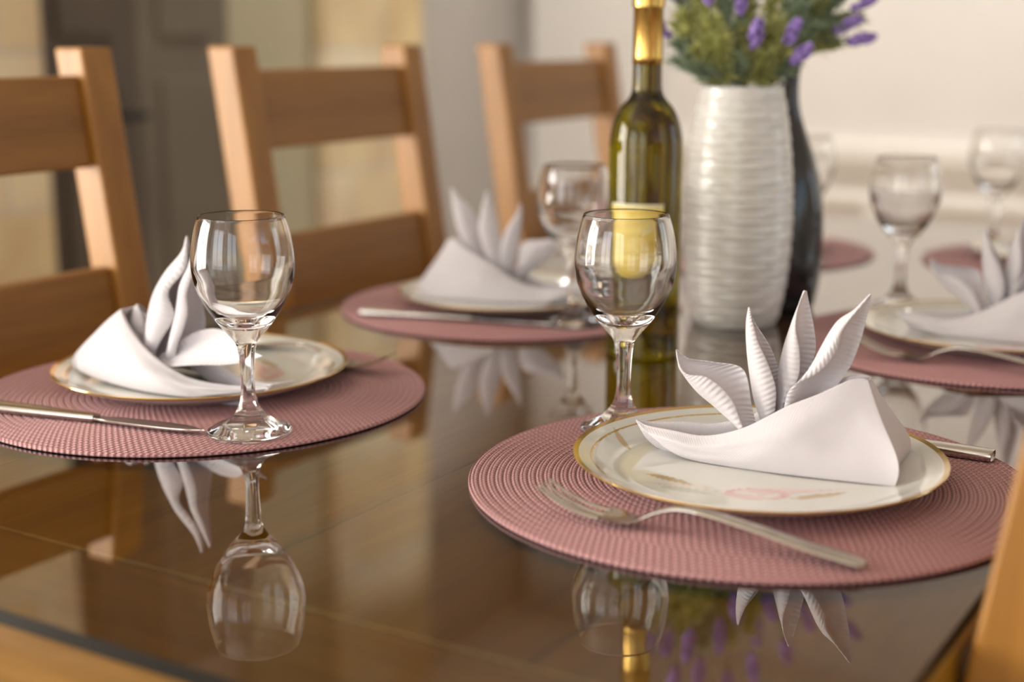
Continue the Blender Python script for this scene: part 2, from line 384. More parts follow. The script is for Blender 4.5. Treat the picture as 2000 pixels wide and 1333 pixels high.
b.inputs['Roughness'].default_value = .62; b.inputs['Sheen Weight'].default_value = .2
bump(nt, b, hg2, 1.0, .0016); M['mat'] = m
def placemat_mesh():
    bm = bmesh.new(); prof = [(0, .30)]; R_ = 19.15; p = PITCH*100; nR = int(R_/p)
    for k in range(nR):
        r0 = k*p
        for q, h in ((.05, .21), (.25, .315), (.48, .29), (.52, .29), (.75, .315), (.95, .21)): prof.append((max(r0+q*p, .01), h))
    prof += [(R_-.05, .28), (R_, .2), (R_, .08), (R_-.1, 0), (0, 0)]
    lathe(bm, prof, 200); return bm
MAT_H = .31
seats = [  # (s, t, facing): facing 0 = sitter on the right side, PI = sitter on the left side
    (88.2, -35.1, 0), (86.7, -84.3, PI), (134.7, -82.6, PI), (142.3, -31.9, 0), (187.5, -77.6, PI), (199, -34.5, 0)]
seat_txt = ['in the sharp right foreground', 'in the left foreground', 'of the second setting on the far left side', 'of the second setting on the right', 'of the far setting behind the vases', 'of the farthest setting on the right edge']
mat_labels = ['dusty pink round woven placemat nearest the camera, at lower right', 'dusty pink round woven placemat at the left edge in front of the leftmost chair',
  'dusty pink round woven placemat in front of the middle chair', 'dusty pink round woven placemat behind the nearest plate, at the right edge',
  'small blurred pink placemat seen just right of the black vase', 'blurred pink placemat under the farthest plate on the right edge']
pm = None
for (s, t, fc), lab in zip(seats, mat_labels):
    if pm is None: pm = link('placemat', placemat_mesh(), M['mat'], None, True, 60); o = pm
    else: o = copy_tree(pm)
    o.location = TF(s, t, ZT); o.rotation_euler = (0, 0, A0+fc); tag(o, lab, 'placemat', 'round woven placemats')
def SP(i, x, y, z=0.0):       # seat-local cm: x to +s, y towards table centre for the right side
    s, t, fc = seats[i]; k = 1 if fc == 0 else -1
    return TF(s+k*x, t-k*y, ZT+z)

# ------------------------------------------------------------------ plates
def ell_d(x, y, cx, cy, a, b_, ang):
    c, s_ = math.cos(ang), math.sin(ang); dx, dy = x-cx, y-cy
    u, v = (dx*c+dy*s_)/a, (-dx*s_+dy*c)/b_; return u, v
def leaf(x, y, x0, y0, x1, y1, wd, bend=0.0):
    dx, dy = x1-x0, y1-y0; ln = math.hypot(dx, dy); u = ((x-x0)*dx+(y-y0)*dy)/ln/ln; v = (-(x-x0)*dy+(y-y0)*dx)/ln
    if u <= 0 or u >= 1: return 0
    v -= bend*math.sin(PI*u); ww = wd*math.sin(PI*u**.8)
    return max(0, min(1, (ww-abs(v))/.07+.5))
WHITE = (.74, .74, .69); GOLD = (.72, .47, .16)
def mixc(a, b_, f): return tuple(a[i]*(1-f)+b_[i]*f for i in range(3))
def motif(x, y, ang, c):
    ca, sa = math.cos(-ang), math.sin(-ang); x, y = x*ca-y*sa, x*sa+y*ca
    x += .9; y -= 2.6
    if not (-8.5 < x < 9 and -11.5 < y < -3): return c
    GA = (.50, .33, .13); PK = (.68, .27, .28); LP = (.78, .50, .48); GR = (.50, .50, .42)
    c = mixc(c, GA, .9*leaf(x, y, -6.6, -4.9, -3.4, -7.2, .38, .15))
    c = mixc(c, GR, .7*leaf(x, y, -5.6, -7.6, -2.2, -8.9, .45, .1))
    c = mixc(c, (.60, .45, .40), .8*leaf(x, y, -7.4, -6.3, -.6, -8.3, .07, -.4))
    c = mixc(c, LP, .6*leaf(x, y, -7.6, -7.0, -1.5, -7.8, .12, .4))
    c = mixc(c, (.60, .45, .40), .8*leaf(x, y, 2.2, -8.3, 8.0, -6.4, .07, .3))
    c = mixc(c, LP, .55*leaf(x, y, -1.8, -8.0, 6.0, -7.1, .6, -.1))
    c = mixc(c, GA, .9*leaf(x, y, 2.6, -9.2, 6.6, -7.2, .38, -.1))
    u, v = ell_d(x, y, .6, -8.4, 2.1, 1.15, .05); d = math.hypot(u, v)
    if d < 1.05:
        f = max(0, min(1, (1.05-d)/.06)); sw = .5+.5*math.sin(10*d+2*math.atan2(v, u)); pale = (.74, .64, .60); c = mixc(c, mixc(pale, PK, min(1, .22 + .6*sw**3*d + .5*max(0, d-.8)/.25)), f*.9)
        c = mixc(c, WHITE, .8*leaf(x, y, -.9, -8.0, .9, -8.9, .22, .25)); c = mixc(c, WHITE, .8*leaf(x, y, .9, -8.9, 2.1, -7.9, .2, -.2))
    return c
def plate_color(x, y, r, top):
    if r > 12.28: return GOLD + (.75,)
    if not top: return WHITE + (0,)
    if 11.30 < r < 11.42 and math.cos(math.atan2(y, x)-2.9) > -.2: return GOLD + (.6,)
    c = motif(x, y, .0, WHITE)
    c = mixc(c, (.50, .33, .13), .8*leaf(x, y, -8.8, 3.0, -10.2, 6.0, .3, .1)); c = mixc(c, (.50, .33, .13), .8*leaf(x, y, 9.4, 1.5, 8.2, 5.0, .45, .1))
    return c + (0,)
m, nt, b = new_mat('gold_rimmed_porcelain')
at = N(nt, 'ShaderNodeAttribute', attribute_name='decal'); L(nt, at.outputs['Color'], b.inputs[0]); L(nt, at.outputs['Alpha'], b.inputs['Metallic'])
b.inputs['Roughness'].default_value = .12; b.inputs['Coat Weight'].default_value = .5; b.inputs['Coat Roughness'].default_value = .03
M['plate'] = m
def plate_mesh():
    bm = bmesh.new(); cps = [(.02, .62), (3, .60), (6.5, .60), (8.8, .64), (9.8, .78), (10.6, 1.08), (11.3, 1.36), (12.0, 1.56), (12.5, 1.72)]
    sp = spline(cps, 12); prof = [(p.x, p.y) for p in sp] + [(12.62, 1.76), (12.66, 1.70), (12.6, 1.60)]
    prof += [(12.0, 1.28), (11.0, .92), (10.2, .55), (9.2, .30), (8.4, .2), (8.2, 0), (7.7, 0), (7.5, .2), (0, .25)]
    lathe(bm, prof, 480)
    me = bpy.data.meshes.new('plate'); bm.normal_update()
    lay = bm.verts.layers.float_color.new('decal'); zt = {}
    for v in bm.verts:
        x, y = v.co.x*100, v.co.y*100; r = math.hypot(x, y)
        v[lay] = plate_color(x, y, r, v.normal.z > 0)
    return bm
plate_labels = ['white porcelain plate with gold rim and pink rose, nearest the camera', 'white gold-rimmed plate at left, under the napkin behind the left wine glass',
  'blurred white plate in front of the middle chair', 'blurred white plate at the right edge, behind the nearest napkin', 'blurred white plate hidden behind the wine bottle and vases', 'faint white plate at the right edge of the farthest setting']
pl0 = None
for i, lab in enumerate(plate_labels):
    if pl0 is None: pl0 = link('dinner_plate', plate_mesh(), M['plate'], None, True, 50); o = pl0
    else: o = copy_tree(pl0)
    o.location = SP(i, (.46, -2.2)[i] if i < 2 else .2, (-.53, -1.9)[i] if i < 2 else -.1, MAT_H); o.rotation_euler = (0, 0, -.12 if seats[i][2] == 0 else 1.75); tag(o, lab, 'plate', 'gold-rimmed dinner plates')
# keep only settings that are at least partly in view; the farthest ones are blurred but visible

# ------------------------------------------------------------------ napkins
m, nt, b = new_mat('white_cotton'); tc = N(nt, 'ShaderNodeTexCoord')
b.inputs['Base Color'].default_value = (.70, .655, .68, 1); b.inputs['Roughness'].default_value = .85; b.inputs['Sheen Weight'].default_value = .25
wa = N(nt, 'ShaderNodeTexWave', ins={'Scale': 420, 'Distortion': .4}); wa.bands_direction = 'DIAGONAL'; L(nt, tc.outputs['Object'], wa.inputs[0])
nz = N(nt, 'ShaderNodeTexNoise', ins={'Scale': 22, 'Detail': 4}); L(nt, tc.outputs['Object'], nz.inputs[0])
hh = math_n(nt, 'ADD', math_n(nt, 'MULTIPLY', wa.outputs['Fac'], .25), math_n(nt, 'MULTIPLY', nz.outputs[0], 2.2))
bump(nt, b, hh, .5, .0007)
b.inputs['Subsurface Weight'].default_value = .15; b.inputs['Subsurface Radius'].default_value = (.004, .003, .003); b.inputs['Subsurface Scale'].default_value = 1.0
M['napkin'] = m
m, nt, b = new_mat('ribbed_hem_cotton'); tc = N(nt, 'ShaderNodeTexCoord')
b.inputs['Base Color'].default_value = (.70, .655, .68, 1); b.inputs['Roughness'].default_value = .85; b.inputs['Sheen Weight'].default_value = .25
at = N(nt, 'ShaderNodeUVMap'); sp_ = N(nt, 'ShaderNodeSeparateXYZ'); L(nt, at.outputs[0], sp_.inputs[0])
rb = math_n(nt, 'SINE', math_n(nt, 'MULTIPLY', sp_.outputs[0], 190.0))
hem = math_n(nt, 'SUBTRACT', 1.0, math_n(nt, 'SMOOTH_MIN', 1.0, math_n(nt, 'MULTIPLY', sp_.outputs[1], 1.5), .1))
nz = N(nt, 'ShaderNodeTexNoise', ins={'Scale': 40, 'Detail': 4}); L(nt, tc.outputs['Object'], nz.inputs[0])
hh = math_n(nt, 'ADD', math_n(nt, 'MULTIPLY', rb, math_n(nt, 'MAXIMUM', hem, .12)), math_n(nt, 'MULTIPLY', nz.outputs[0], 1.2))
bump(nt, b, hh, .6, .0006)
b.inputs['Subsurface Weight'].default_value = .15; b.inputs['Subsurface Radius'].default_value = (.004, .003, .003); b.inputs['Subsurface Scale'].default_value = 1.0
M['petal'] = m

# local napkin frame: a = along the fold from tail to prow, d = sideways, z up (cm)
RIM = [(19.09, 0.0, 1.83), (17.99, 0.7, 1.55), (15.87, 1.5, 1.56), (13.41, 2.0, 1.58), (10.64, 2.4, 2.57), (7.87, 2.2, 4.28), (5.81, 1.8, 5.27), (4.55, 1.2, 6.07), (3.82, 0.8, 6.44), (2.73, 0.6, 6.38)]
BOT = [(18.64, .3, 1.5), (17.23, 1.5, .95), (15.77, 2.29, .35), (14.1, 2.6, 0), (10.79, 3.2, 0), (8.31, 3.45, 0), (6.33, 3.51, 0), (3.85, 3.48, 0), (1.86, 3.4, 0), (0.25, 3.4, 0)]
REAR = [(2.73, 0.6, 6.38), (2.15, 1.15, 5.2), (1.55, 1.8, 4.1), (0.85, 2.5, 3.0), (0.25, 3.0, 2.0), (0.0, 3.35, 1.0), (0.25, 3.4, 0.0)]
def body_mesh(rim=RIM, bot=BOT, rear=REAR, zlift=.62, swell=.55, back=1.0, seed=1):
    """both walls of the folded napkin and its tail as one sheet, tail side closed"""
    rnd = random.Random(seed)
    R1 = spline(rim, 5); B1 = spline(bot, 5); n = len(R1); rows = []; m_ = 13
    rear_s = spline(rear, 2)
    rear_s = [rear_s[int(round(i*(len(rear_s)-1)/(m_-1)))] for i in range(m_)]
    def col(i, sgn):
        r_, b_ = R1[i], B1[i]; c = []; u = i/(n-1)
        f = max(0, (u-.62)/.38)**1.6
        for j in range(m_):
            v = j/(m_-1); p = r_.lerp(b_, v)
            p = p + Vector((0, 1, 0))*swell*math.sin(PI*v)*(.3+.7*math.sin(PI*min(1, u*1.1)))
            p.y += (.10*math.sin(u*9+v*3) + .46*mnoise.noise(Vector((u*4.6, v*2.4, seed+sgn))) + .10*mnoise.noise(Vector((u*11, v*5, seed+3*sgn))))*math.sin(PI*v)**.7*min(1, 4*u)
            p = p.lerp(rear_s[j], f) if f > 0 else p
            q = Vector((p.x, p.y*sgn*(back if sgn < 0 else 1), p.z+zlift)); c.append(q)
        # rolled rim: the sheet turns inwards over the top edge
        rl = min(1, 6*u)*min(1, 5*(1-u))+.02
        top = c[0]; inn = []
        for a_, dz, dy in ((0, .10, .05), (1, .13, .28), (2, -.05, .48), (3, -.75, .60), (4, -1.7, .55)):
            inn.append(Vector((top.x, top.y - sgn*dy*rl, top.z+dz*rl)))
        return inn[::-1] + c
    for i in range(n): rows.append(col(i, 1))
    F = rows[-1]; Bk = col(n-1, -1)
    for k in range(1, 8):     # tail between the two rear edges, pulled in towards the middle
        u = k/8; row = []
        for a_, b_ in zip(F, Bk):
            p = a_.lerp(b_, u); p.x += .45*math.sin(PI*u)*min(1, max(0, (7.2-p.z)/5)); row.append(p)
        rows.append(row)
    for i in range(n-1, -1, -1): rows.append(col(i, -1))
    bm = bmesh.new(); grid(bm, rows)
    bmesh.ops.remove_doubles(bm, verts=bm.verts[:], dist=.00005)
    return bm
# petals: front-edge, fold, back-edge rails from base to tip
PET = [
 ([(10.26,1.38,1.42),(10.8,1.92,2.6),(11.67,2.1,4.62),(13.3,2.1,5.93),(14.78,1.92,5.98),(15.47,1.56,6.5),(15.85,1.24,7.54)],
  [(10.44,1.1,1.32),(11.38,1.1,2.27),(13.02,1.1,3.5),(14.56,1.1,4.63),(15.59,1.1,6.05),(15.78,1.1,6.73),(15.91,1.1,7.5)],
  [(9.55,1.02,1.4),(10.16,.48,2.47),(10.59,.3,3.77),(11.25,.3,6.31),(13.28,.48,6.67),(15.04,.84,6.87),(15.85,1.16,7.52)]),
 ([(9.1,.48,1.3),(8.84,1.02,3.32),(8.77,1.2,5.31),(9.39,1.2,7.07),(10.15,1.02,8.44),(10.71,.66,9.9),(10.99,.34,10.73)],
  [(9.61,.2,1.17),(10.01,.2,2.65),(10.63,.2,4.21),(11.02,.2,6.25),(11.22,.2,8.07),(11.25,.2,9.55),(11.09,.2,10.72)],
  [(8.95,.12,1.22),(8.96,-.42,2.95),(8.87,-.6,5.35),(9.14,-.6,6.71),(9.72,-.42,8.07),(10.78,-.06,9.77),(10.99,.26,10.71)]),
 ([(8.66,-.12,1.19),(8.43,.42,3.79),(7.43,.6,5.98),(7.38,.6,7.9),(7.75,.42,9.52),(7.71,.06,10.91),(7.35,-.26,12.04)],
  [(9.05,-.4,1.07),(9.04,-.4,3.18),(9.1,-.4,6.06),(8.84,-.4,7.8),(8.27,-.4,9.66),(7.73,-.4,11.17),(7.47,-.4,12.03)],
  [(8.28,-.48,1.13),(7.92,-1.02,3.49),(7.05,-1.2,5.96),(6.61,-1.2,7.83),(6.85,-1.02,9.77),(7.18,-.66,11.38),(7.26,-.34,11.99)]),
 ([(8.5,.66,1.41),(8.18,1.14,4.21),(7.66,1.3,5.61),(5.86,1.3,6.84),(4.78,1.14,8.45),(4.52,.82,9.73),(2.86,.54,12.25)],
  [(7.67,.4,1.55),(7.21,.4,3.9),(6.66,.4,6.46),(6.04,.4,8.42),(5.1,.4,10.22),(3.91,.4,11.13),(2.92,.4,12.24)],
  [(7.02,.32,1.6),(6.0,-.22,3.87),(4.39,-.4,6.37),(3.72,-.4,8.0),(3.25,-.22,9.85),(3.0,.14,11.15),(2.84,.46,12.19)])]
def petal_mesh(front, fold, back, zlift=.62):
    F, D, B_ = spline(front, 7), spline(fold, 7), spline(back, 7); rows = []
    H = 8; n = len(F)
    for i in range(n):
        u = i/(n-1); row = []
        w1 = (F[i]-D[i]).length; w2 = (B_[i]-D[i]).length
        for j in range(H+1):
            v = j/H; p = F[i].lerp(D[i], v); p = p + Vector((0, .30*w1*math.sin(PI*v)*(1-.5*v), 0)); row.append(p)
        for j in range(1, H+1):
            v = j/H; p = D[i].lerp(B_[i], v); p = p - Vector((0, .30*w2*math.sin(PI*v)*(.5+.5*v), 0)); row.append(p)
        # soften the crease
        c = row[H]; row[H] = (row[H-1]+row[H+1])*.18 + c*.64
        rows.append([q + Vector((0, 0, zlift)) for q in row])
    bm = bmesh.new(); VV = grid(bm, rows)
    uv = bm.loops.layers.uv.new('UVMap'); mp = {}
    for i, r_ in enumerate(VV):
        for j, v in enumerate(r_): mp[v] = (i/(n-1), 1-abs(j-H)/H)
    for f in bm.faces:
        for l in f.loops: l[uv].uv = mp[l.vert]
    return bm
def make_napkin(bodyargs={}, pets=PET):
    root = empty('folded_napkin')
    b_ = solidify(link('folded_base', body_mesh(**bodyargs), M['napkin'], root), .0011, -1); subsurf(b_, 1)
    for p in pets:
        q = solidify(link('petal', petal_mesh(*p), M['petal'], root), .0008, 0); subsurf(q, 1)
    return root
# local +x = a, local y = -d (so that d faces the camera for the nearest napkin)
def flipy(root):
    for ch in [x for x in bpy.data.objects if x.parent == root]:
        for v in ch.data.vertices: v.co.y = v.co.y
    return root
nap = make_napkin()
ANG = math.atan2(.376, -.927)      # direction of the fold of the nearest napkin; its left-hand side normal is (-.376,-.927)
def put_nap(o, x, y, z, ang): o.location = (x*.01, y*.01, TOP+z*.01); o.rotation_euler = (0, 0, ang)
put_nap(nap, 26.65, 92.25, ZT+MAT_H+.02, ANG)
tag(nap, 'white cloth napkin folded into four standing petals on the nearest plate', 'napkin', 'petal-folded napkins')

# ------------------------------------------------------------------ wine glasses
OUT = [(3.2,16.6),(3.44,15.9),(3.66,14.9),(3.80,13.9),(3.84,13.0),(3.77,12.2),(3.6,11.4),(3.05,10.15),(2.43,9.1),(1.75,8.2),(1.15,7.5),(.80,7.0),(.64,6.3),(.56,5.2),(.52,4.2),(.54,3.2),(.70,2.35),(1.06,1.65),(1.55,1.15),(2.15,.78),(2.85,.50),(3.16,.32),(3.22,.18),(3.15,.03)]
INN = [(0,8.55),(.7,8.6),(1.3,8.8),(1.9,9.2),(2.45,9.8),(2.95,10.6),(3.30,11.4),(3.55,12.2),(3.69,13.0),(3.67,13.9),(3.54,14.9),(3.32,15.9),(3.09,16.6)]
def glass_mesh():
    o_ = [(p.x, p.y) for p in spline(OUT, 3)]; i_ = [(max(p.x, 0), p.y) for p in spline(INN, 3)]
    prof = [(0, .14), (2.7, .03)] + o_[::-1][0:1] + o_[::-1][1:] + [(3.145, 16.66)] + i_[::-1]
    def rad(r, z, th):       # faceted stem and foot
        if z > 7.9 or z < .25: return r
        w_ = min(1, (z-.25)/.5)*min(1, (7.9-z)/1.2)*(1.0 if z < 3.6 else .8)
        k = 6; a = ((th + PI/k) % (2*PI/k)) - PI/k
        return r*(1-w_*.75) + r*w_*.75*math.cos(PI/k)/math.cos(a)*1.06
    bm = bmesh.new(); lathe(bm, prof, 96, rad=rad); return bm
g0 = link('wine_glass', glass_mesh(), M['glass'], None, True, 40)
glass_pos = [(8.5, 105.4, 'empty wine glass standing behind the nearest plate, in front of the bottle'), (-20.0, 104.6, 'empty wine glass in the left foreground on the left placemat'),
  (6.4, 146.2, 'blurred wine glass beside the middle napkin, left of the bottle'), (43.0, 155.4, 'blurred wine glass at right, above the second right plate'),
  (38.6, 187.6, 'faint wine glass seen directly right of the black vase'), (67.7, 199.0, 'faint wine glass at the top right edge of the table')]
for i, (x, y, lab) in enumerate(glass_pos):
    o = g0 if i == 0 else copy_tree(g0); dz = MAT_H
    o.location = (x*.01, y*.01, TOP+(ZT+dz)*.01+.0001); o.rotation_euler = (0, 0, .3+i*.7); tag(o, lab, 'wine glass', 'stemmed wine glasses')

# ------------------------------------------------------------------ cutlery (along local y, tips at +y)
def fork_mesh():
    bm = bmesh.new()
    ctr = [(-12.3, .35), (-11.6, .50), (-9, .85), (-6, 1.35), (-3, 1.75), (-1, 1.80), (.5, 1.35), (1.4, .85), (2.2, .50), (3.2, .38), (4.2, .42)]
    wid = [.55, .78, .80, .68, .50, .38, .34, .42, .85, 1.12, 1.20]
    c = spline(ctr, 4); wd = [p.x for p in spline([(w_, 0) for w_ in wid], 4)]; rows = []
    for i, p in enumerate(c):
        w_ = wd[i]; h = .17 if i < len(c)-12 else .09; u = min(1, max(0, (p.x-1.6)/1.6)); cup = .32*u
        rows.append([(w_*math.cos(a)*1.0, p.x, p.y + h*math.sin(a) + cup*(w_*math.cos(a)/1.2)**2) for a in [2*PI*k/14 for k in range(14)]])
    vs = grid(bm, rows, True); bm.faces.new(vs[0][::-1]); bm.faces.new(vs[-1])
    for k in range(4):
        x0 = -.90 + k*.60; pts = []
        for q in range(9):
            u = q/8; y = 4.0+4.4*u; z = .45+.32*(x0/1.2)**2*(1-u*.6)+.10*u+1.35*u*u
            pts.append((x0*(1-.06*u), y, z))
        rows = []
        for q, p in enumerate(pts):
            u = q/8; w_ = .225*(1-.45*u*u*u); h = .09*(1-.3*u)
            rows.append([(p[0]+w_*math.cos(a), p[1], p[2]+h*math.sin(a)) for a in [2*PI*j/8 for j in range(8)]])
        vs = grid(bm, rows, True); bm.faces.new(vs[0][::-1]); bm.faces.new(vs[-1])
    bmesh.ops.recalc_face_normals(bm, faces=bm.faces[:]); return bm
def knife_parts():
    hb = bmesh.new()
    prof = [(-12.6, .62, .28), (-12.4, .80, .38), (-9, .82, .38), (-5, .72, .34), (-1, .60, .32), (0, .52, .30)]
    rows = []
    for p in spline(prof, 4):
        y, w_, h = p
        row = []
        for a in [2*PI*k/20 for k in range(20)]:
            ca, sa = math.cos(a), math.sin(a); e = .55
            row.append((w_*math.copysign(abs(ca)**e, ca), y, .40+h*math.copysign(abs(sa)**e, sa)))
        rows.append(row)
    vs = grid(hb, rows, True); hb.faces.new(vs[0][::-1]); hb.faces.new(vs[-1]); bmesh.ops.recalc_face_normals(hb, faces=hb.faces[:])
    bb = bmesh.new(); rows = []
    for p in spline([(-.2, .50, 0), (.6, .62, 0), (2, .82, 0), (6, .95, .05), (8.2, .80, .15), (9.6, .42, .35), (10.3, .08, .55)], 4):
        y, w_, off = p; x0 = -w_+off; x1 = w_*.9 - off*.1
        x1 = max(x1, x0+.06)
        rows.append([(x0, y, .40), (x0+.25*(x1-x0), y, .47), (x1-.02, y, .49), (x1, y, .40), (x1-.02, y, .31), (x0+.25*(x1-x0), y, .33)])
    vs = grid(bb, rows, True); bb.faces.new(vs[0][::-1]); bb.faces.new(vs[-1]); bmesh.ops.recalc_face_normals(bb, faces=bb.faces[:])
    return hb, bb
fork0 = link('fork', fork_mesh(), M['cut'], None, True, 60)
kroot = empty('table_knife'); hb, bb = knife_parts(); link('handle', hb, M['cut'], kroot, True, 50); link('blade', bb, M['cut'], kroot, True, 30)
fork_set = [(0, -13.4, -.15, .035, 'steel fork lying on the nearest pink placemat, tines to the left'), (1, -12.2, 2.4, .03, 'blurred steel fork on the far side of the left plate'),
            (2, -13.2, 0, 0, 'blurred steel fork behind the plate at the middle chair'), (3, -13.2, .6, .02, 'blurred steel fork lying in front of the second right plate'),
            (4, -13.2, 0, 0, 'faint steel fork of the setting behind the vases'), (5, -13.2, 0, 0, 'faint steel fork of the farthest right setting')]
knife_set = [(0, 12.6, -.8, 0, 'steel knife whose handle shows right of the nearest napkin'), (1, 12.0, .4, .18, 'bright steel knife at the lower left edge, in front of the left plate'),
             (2, 11.2, 2.0, .245, 'blurred steel knife in front of the plate at the middle chair'), (3, 12.8, 0, 0, 'blurred steel knife beyond the second right plate'),
             (4, 12.8, 0, 0, 'faint steel knife of the setting behind the vases'), (5, 12.8, 0, 0, 'faint steel knife of the farthest right setting')]
for n_, (i, x, y, a, lab) in enumerate(fork_set):
    if i in (2, 4, 5): continue
    o = fork0 if n_ == 0 else copy_tree(fork0)
    o.location = SP(i, x, y, MAT_H-.02); o.rotation_euler = (0, 0, A0+seats[i][2]+a); tag(o, lab, 'fork', 'steel forks')
for n_, (i, x, y, a, lab) in enumerate(knife_set):
    if i in (3, 4, 5): continue
    o = kroot if n_ == 0 else copy_tree(kroot)
    o.location = SP(i, x, y, MAT_H-.02); o.rotation_euler = (0, 0, A0+seats[i][2]+a); tag(o, lab, 'knife', 'steel table knives')

# ------------------------------------------------------------------ other napkins
def nap_copy(i, along, side, da, lab, lift=.02):
    o = copy_tree(nap); s, t, fc = seats[i]
    d = ANG + fc + da; base = SP(i, 0, 0, MAT_H+lift)
    u = Vector((math.cos(d), math.sin(d), 0)); v = Vector((-u.y, u.x, 0))
    o.location = base - u*(.101-along*.01) + v*side*.01; o.rotation_euler = (0, 0, d)
    tag(o, lab, 'napkin', 'petal-folded napkins'); return o
# the left napkin was pulled apart differently: a tall petal and a drooping lobe
RIMB= [(20.12, 0.2, 1.25), (18.59, 0.9, 1.01), (16.05, 1.5, 0.89), (13.25, 2.1, 1.14), (11.11, 2.4, 1.81), (9.16, 2.4, 2.67), (7.12, 2.1, 3.68), (5.47, 1.7, 4.73), (4.4, 1.2, 5.48), (3.95, 0.7, 5.95)]
BOTB= [(21.4, 1.57, 1.5), (19.31, 1.18, 0.9), (17.09, 1.36, 0.4), (15.36, 2.09, 0.1), (13.89, 3.07, 0), (11.21, 3.59, 0), (8.3, 3.71, 0), (5.51, 3.54, 0), (2.03, 2.83, 0), (-1.73, 1.35, 0.15)]
REARB= [(3.95, 0.7, 5.95), (2.82, 1.2, 5.02), (1.76, 1.8, 3.86), (0.73, 2.3, 2.78), (0.01, 2.7, 1.9), (-0.0, 2.9, 1.36), (0.24, 3.0, 0.73)]
PETB = [
 ([(7.89, 0.8, 1.26), (11.52, 1.8, 2.11), (14.42, 2.2, 2.64), (17.18, 2.3, 3.01), (19.22, 2.2, 3.42), (20.2, 2.0, 3.74), (20.86, 1.7, 4.01)], [(8.01, 0.9, 1.49), (10.66, 1.2, 2.07), (13.43, 1.2, 2.6), (16.13, 1.2, 2.93), (17.93, 1.2, 3.25), (19.32, 1.3, 3.56), (20.91, 1.7, 4.03)], [(7.52, 0.4, 1.9), (9.74, 0.2, 3.45), (11.73, 0.1, 4.59), (14.0, 0.1, 5.25), (16.12, 0.3, 5.12), (17.7, 0.9, 4.33), (20.82, 1.6, 4.02)]) ,
 ([(7.39, 0.3, 1.48), (8.13, 0.8, 2.8), (9.35, 1.0, 4.3), (10.74, 1.0, 6.11), (10.12, 1.0, 8.07), (12.06, 0.8, 10.22), (11.77, 0.2, 12.73)], [(5.72, 0.0, 1.02), (5.82, 0.0, 2.95), (6.33, 0.0, 5.48), (7.14, 0.0, 7.63), (8.83, 0.0, 9.64), (10.84, 0.0, 11.43), (11.55, 0.0, 12.78)], [(8.41, -0.2, 1.32), (8.43, -0.8, 2.92), (9.13, -1.0, 4.86), (10.03, -1.0, 6.83), (10.66, -1.0, 8.74), (11.25, -0.6, 10.87), (11.52, -0.1, 12.73)]) ,
 ([(9.61, 0.2, 1.55), (10.6, 0.8, 3.47), (11.67, 1.0, 5.11), (12.27, 1.0, 6.64), (12.24, 1.0, 8.1), (12.8, 0.7, 9.91), (12.81, 0.2, 12.0)], [(7.79, -0.3, 1.22), (8.4, -0.3, 2.63), (9.08, -0.3, 4.97), (9.73, -0.3, 6.91), (10.36, -0.3, 8.82), (11.37, -0.3, 10.74), (12.36, -0.2, 12.01)], [(10.38, -0.8, 1.45), (11.14, -1.3, 3.14), (11.79, -1.4, 5.08), (11.63, -1.4, 6.55), (11.34, -1.3, 8.39), (11.74, -0.9, 10.32), (12.36, -0.3, 11.94)]) ,
 ([(4.82, -0.6, 0.98), (5.4, -0.4, 2.25), (5.74, -0.3, 3.65), (5.68, -0.3, 4.6), (5.37, -0.4, 5.31), (5.04, -0.5, 5.83), (4.42, -0.8, 6.14)], [(3.02, -1.0, 0.68), (3.01, -1.0, 2.24), (2.97, -1.0, 3.4), (3.11, -1.0, 4.39), (3.39, -1.0, 5.19), (3.76, -1.0, 5.81), (4.26, -0.9, 6.15)], [(5.03, -1.4, 0.85), (4.99, -1.8, 2.33), (4.97, -1.9, 3.47), (4.78, -1.9, 4.42), (4.54, -1.8, 5.18), (4.48, -1.4, 5.78), (4.26, -1.0, 6.13)]) ,]
# its traced side lies on the far side of the local y axis
nb = make_napkin(dict(rim=RIMB, bot=BOTB, rear=REARB, zlift=.62), PETB)
for ch_ in [x for x in bpy.data.objects if x.parent == nb]:
    for v in ch_.data.vertices: v.co.y = -v.co.y
    ch_.data.flip_normals()
nb.location = (-36.55*.01, 122.60*.01, TOP+(ZT+MAT_H+.10)*.01); nb.rotation_euler = (0, 0, -0.5649)
tag(nb, 'white napkin with a tall drooping petal on the left plate', 'napkin', 'petal-folded napkins')
nap_copy(2, 0, 0, .1, 'blurred white petal-folded napkin in front of the middle chair')
nap_copy(3, 0, 0, 0, 'blurred white petal-folded napkin at the right edge, behind the nearest one')
nap_copy(4, 0, 0, 0, 'blurred white napkin on the plate hidden behind the bottle and vases')
nap_copy(5, 0, 0, 0, 'faint white napkin at the right edge on the farthest plate')

